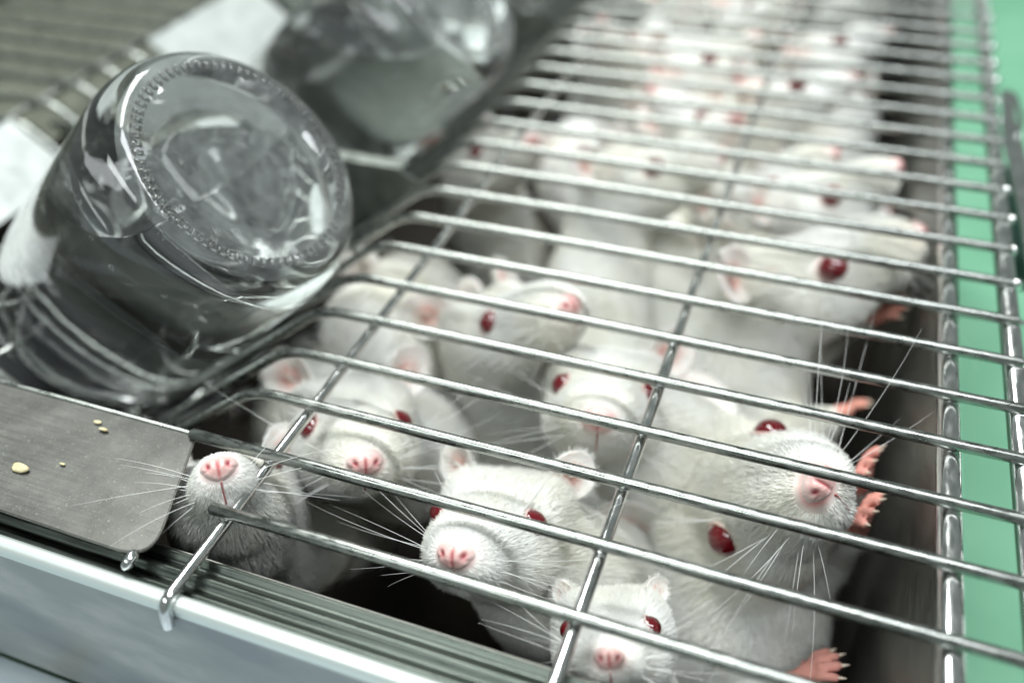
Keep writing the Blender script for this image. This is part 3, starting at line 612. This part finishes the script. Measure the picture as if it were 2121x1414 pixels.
        for ev, b_ in efz:
            ne = 1500 if hq == 2 else 500; ii = rg.randint(0, len(ev), ne); e0 = ev[ii] + rg.normal(0, .012, (ne, 3)); d_ = nrm(nrm(e0 - b_) + rg.normal(0, .35, (ne, 3)))
            le = rg.uniform(.04, .10, ne)[:, None, None] * s; P = np.concatenate([P, e0[:, None] + d_[:, None] * le * T])
        m = len(P)
        hair_obj('fur', P, np.repeat((wd * CV(1, .9, .65, .2))[None], m, 0), FUR, root)
        # whiskers
        nw = 10 if hq == 2 else 7; PP, RR = [], []
        for sg in (1, -1):
            for i in range(nw):
                row, colu = i % 4, i // 4
                rt = surf((-.42 - .11 * colu, sg * .28, .06 - .11 * row), (.25, sg, .1 - .1 * row))
                d0 = H @ nrm(CV(.35 - .22 * colu + rg.uniform(-.25, .25), sg * 1., .55 - .33 * row + rg.uniform(-.25, .25)))
                ln_ = rg.uniform(.6, 1.9) * s; bend = H @ CV(-.45, 0, rg.uniform(-.25, .15)); t = np.linspace(0, 1, 9)[:, None]
                PP.append(rt - d0 * .02 + d0 * ln_ * t + bend * ln_ * t ** 2 * .5); RR.append(.0036 * (1 - .8 * t[:, 0]))
            for i in range(3):
                rt = surf((-1.2 - .08 * i, sg * .5, .5), (.1, sg * .5, 1)); d0 = H @ nrm(CV(.1, sg * .6 + rg.uniform(-.2, .2), 1)); ln_ = rg.uniform(.5, 1.) * s; t = np.linspace(0, 1, 9)[:, None]
                PP.append(rt + d0 * ln_ * t + H @ CV(-.3, 0, 0) * ln_ * t ** 2 * .5); RR.append(.0048 * (1 - .8 * t[:, 0]))
        hair_obj('whiskers', np.array(PP), np.array(RR), HAIR, root)
    return root
def arm(a, b, c, d, sp, r0=.42, s=1.): return dict(a=a, b=b, c=c, d=d, spread=sp, r0=r0, s=s)
mouse('white mouse poking its pink nose up through the lid beside the steel plate', ([-4.804, .368, .35], [.308, -.296, .904], [-.547, .723, .423], .94), [(-5.8, 2.1, -3.5), (-6.2, 3.4, -4.9), (-6.3, 4.6, -6.5)], 2, seed=1, fat=.95, belly=1.1)
mouse('white mouse facing the camera, both red eyes showing, right of the mouse at the plate', ([-3.512, 1.63, -.45], [.518, -.622, .586], [-.216, .568, .794], 1.05), [(-4.7, 4.5, -3.6), (-4.6, 6.0, -4.6), (-4.4, 7.2, -6.2)], 2, seed=2)
mouse('white mouse with round pink nose and one red eye under the nearest bars, lower centre', ([-1.702, .514, -.3], [.007, -.704, .71], [-.13, .704, .698], 1.02), [(-1.0, 2.35, -3.0), (-.6, 3.4, -4.6), (-.3, 4.6, -6.4)], 2, seed=3, es=.75)
mouse('white mouse at the bottom edge, blurred pink nose beside the middle rod', ([.41, -.05, -.55], [.10, -.58, .81], [-.3, .76, .58], .74), [(.3, 1.4, -4.2), (.4, 1.8, -5.6), (.5, 2.4, -7.4)], 2, seed=4, es=.5, fat=1.15)
mouse('white mouse raising its whiskered muzzle at the right, paws on the steel wall', ([2.327, 3.156, -0.4], [0.232, -0.497, 0.836], [-0.954, 0.053, 0.296], 1.42), [(1.5, 3.9, -4.6), (1.5, 3.6, -6.2), (1.6, 3.3, -8.2)], 2, fat=1.2, ns=.78, es=1.15, er=(.62, .26, .22),
      limbs=[arm((1.7, 3.2, -4.9), (2.0, 2.3, -4.7), (2.7, 2.35, -3.85), (3.3, 2.75, -3.15), (-.3, .9, -.5), s=1.05), arm((2.1, 4.2, -4.2), (2.8, 4.5, -3.3), (3.1, 4.2, -2.2), (3.2, 4.0, -1.3), (.3, 1, 0), s=1.05),
             arm((2.1, 4.9, -4.2), (2.8, 5.2, -3.2), (3.05, 4.9, -2.0), (3.1, 4.8, -1.1), (.3, 1, 0), .35, s=1.0)], seed=5, ears=(1, 1))
mouse('white mouse with muzzle pressed behind the middle rod, pale ear to its right', ([-.754, 3.587, -.6], [.147, -.752, .643], [-.092, .637, .766], 1.08), [(.05, 5.4, -3.1), (.7, 5.6, -4.6), (1.4, 6.2, -6.6)], 2, seed=6, furn=.8)
mouse('white mouse stretching its head to the right in the centre with open red nostrils', ([-1.871, 5.794, -.35], [.648, -.254, .718], [-.619, .375, .69], 1.07), [(-3.6, 6.4, -4.2), (-3.2, 6.2, -5.8), (-2.6, 6.2, -7.8)], 2, seed=7, furn=.8, fat=1.4)
mouse('large white mouse in profile with bright red eye, nose touching the right rim', ([3.50, 10.0, -.5], [.796, .295, .528], [-.572, .083, .816], 1.27), [(.7, 8.4, -3.6), (1.0, 7.6, -5.0), (1.3, 7.0, -7.2)], 2, limbs=[arm((1.6, 7.6, -3.6), (2.0, 6.9, -3.3), (2.75, 7.3, -2.9), (3.4, 7.7, -2.4), (0, 1, -.4), s=.75), arm((2.0, 9.4, -3.0), (2.6, 9.9, -2.6), (3.1, 9.5, -2.2), (3.5, 9.3, -1.6), (0, 1, 0), s=1.)], seed=8, furn=.7, fat=1.4, er=(.55, .14, .10))
mouse('white mouse behind the large profile one, nose lifted at the right rim', ([3.048, 12.626, -.6], [.775, .214, .595], [-.611, .015, .791], 1.05), [(.3, 11.9, -3.8), (.4, 11.3, -5.4), (.6, 11, -7.4)], 1, seed=9)
mouse('white mouse with dark red eye half hidden behind its lifted neighbour at the right', ([1.786, 13.281, -.8], [.721, .194, .666], [-.67, -.05, .74], 1.07), [(-.9, 13.1, -4.0), (-1.2, 12.7, -5.4), (-1.2, 12.4, -7.4)], 1, seed=10)
mouse('white mouse in profile left of the middle rod, small red eye and rounded ear', ([-.385, 11.712, -.4], [.873, .155, .463], [-.487, .204, .849], 1.02), [(-2.6, 10.2, -3.4), (-2.4, 9.4, -4.8), (-2.0, 9.0, -6.8)], 1, seed=11)
mouse('white mouse beside the hopper bend at the left, red eye close to the sloping bars', ([-4.706, 12.043, -.9], [.726, -.311, .613], [-.516, .344, .785], 1.01), [(-6.6, 13.4, -4), (-6.4, 13.6, -5.4), (-6.2, 13.8, -7.4)], 1, seed=12)
# farther, strongly blurred mice and backs that fill the crowd
far = [([1.953, 17.086, -.7], [.889, .16, .428], [-.457, .294, .839], 'far white mouse near the right rim with a blackish eye', 13), ([-.76, 19.4, -.8], [.746, .235, .623], [-.65, .057, .758], 'far white mouse left of the middle rod, dark eye blurred', 14),
       ([2.6, 20.4, -.6], [.83, .207, .518], [-.551, .157, .819], 'far white mouse with pink nose nearly at the upper right rim', 15), ([.017, 22.163, -.6], [.64, -.426, .64], [-.226, .691, .687], 'blurred white mouse near the top edge right of the middle rod', 16),
       ([-5.195, 19.64, -.9], [.1, -.597, .796], [0, .8, .6], 'far white mouse raised beside the sloping bars at the top', 17), ([-2.875, 15.7, -1.0], [-.667, -.333, .667], [.575, .338, .745], 'far white mouse turned left with orange pink ear', 18),
       ([-.535, 15.1, -1.2], [.527, -.422, .738], [-.259, .747, .612], 'white mouse lifting its pink nose between the far middle bars', 19), ([2.4, 24.5, -.7], [.4, -.6, .7], [0, .7, .7], 'faint white mouse at the top edge close to the right rim', 20),
       ([-3.2, 22.6, -.8], [.3, -.6, .7], [0, .7, .7], 'faint white mouse at the top edge near the hopper', 21), ([.6, 25.8, -.8], [-.4, -.6, .7], [.2, .7, .7], 'faintest white mouse at the very top of the crowd', 22)]
for N0, f, u, lab, sd_ in far:
    N0 = np.array(N0); occ = N0 - nrm(np.array(f)) * 2.6
    mouse(lab, (N0, f, u, 1.03), [occ + CV(-.1, .2, -1.6), occ + CV(-.2, -.2, -2.8), occ + CV(-.2, -.4, -4.6)], 0, seed=sd_)
fill = [((-5.7, 9.3, -3.4), (-.2, 1, -.2), (-5.8, 7.5, -2.6), (-5.7, 6.2, -2.5), (-5.6, 5.2, -3.4), 'pale mouse back arched under the bars beside the near bottle', 30),
        ((-1.6, 8.9, -4.0), (-.4, .8, .2), (-.6, 7.2, -4.2), (-.2, 6.9, -4.6), (.6, 7.6, -5.2), 'mouse back deep behind the middle rod in greenish shade', 31),
        ((-2.2, 14.2, -3.2), (-.3, .9, .2), (-2.1, 12.6, -3.6), (-1.6, 11.6, -3.8), (-.8, 10.9, -4.4), 'pale mouse back behind the profile mouse left of the rod', 32),
        ((3.0, 16.4, -3.2), (.2, .9, .2), (1.9, 14.6, -3.6), (1.0, 14.6, -3.8), (.0, 14.6, -4.4), 'mouse back low between the far mice at the right', 33),
        ((-5.2, 17.4, -3.0), (-.2, .9, .2), (-4.6, 15.6, -3.2), (-4.2, 14.8, -3.4), (-3.6, 14, -4), 'mouse back beside the far sloping bars', 34),
        ((-.5, 19.2, -3.4), (.2, .9, .2), (-.6, 17.4, -3.6), (.2, 16.6, -3.8), (1.0, 16.6, -4.4), 'mouse back blurred across the far middle rod', 35),
        ((-3.2, 20.6, -3.0), (-.2, .9, .2), (-3.0, 18.8, -3.2), (-2.4, 18.2, -3.4), (-1.8, 17.6, -4), 'mouse back left of the far middle bars', 36),
        ((1.6, 22.8, -3.0), (.2, .9, .2), (1.4, 20.8, -3.2), (1.6, 20.0, -3.4), (1.8, 19, -4), 'mouse back under the far right bars', 37),
        ((-4.6, 24.6, -3.0), (.2, .9, .2), (-4.2, 22.8, -3.0), (-3.2, 22.6, -3.4), (-2.2, 22.4, -4), 'mouse back at the top edge by the hopper', 38),
        ((-3.6, 5.4, -6.4), (-.9, -.2, .3), (-2.4, 6.0, -6.0), (-1.2, 6.6, -5.8), (-.6, 7.4, -6.2), 'mouse crouching deep below the middle of the crowd', 39),
        ((-8.2, 6.6, -4.4), (-.5, .8, -.1), (-6.9, 5.5, -3.4), (-6.3, 4.5, -3.1), (-6.0, 3.3, -3.8), 'mouse huddled below the sloping bars by the plate', 40)]
for N0, f, a, b, c, lab, sd_ in fill:
    mouse(lab, (N0, f, (0, 0, 1), .95), [a, b, c], 1 if sd_ in (30, 31, 40) else 0, seed=sd_)
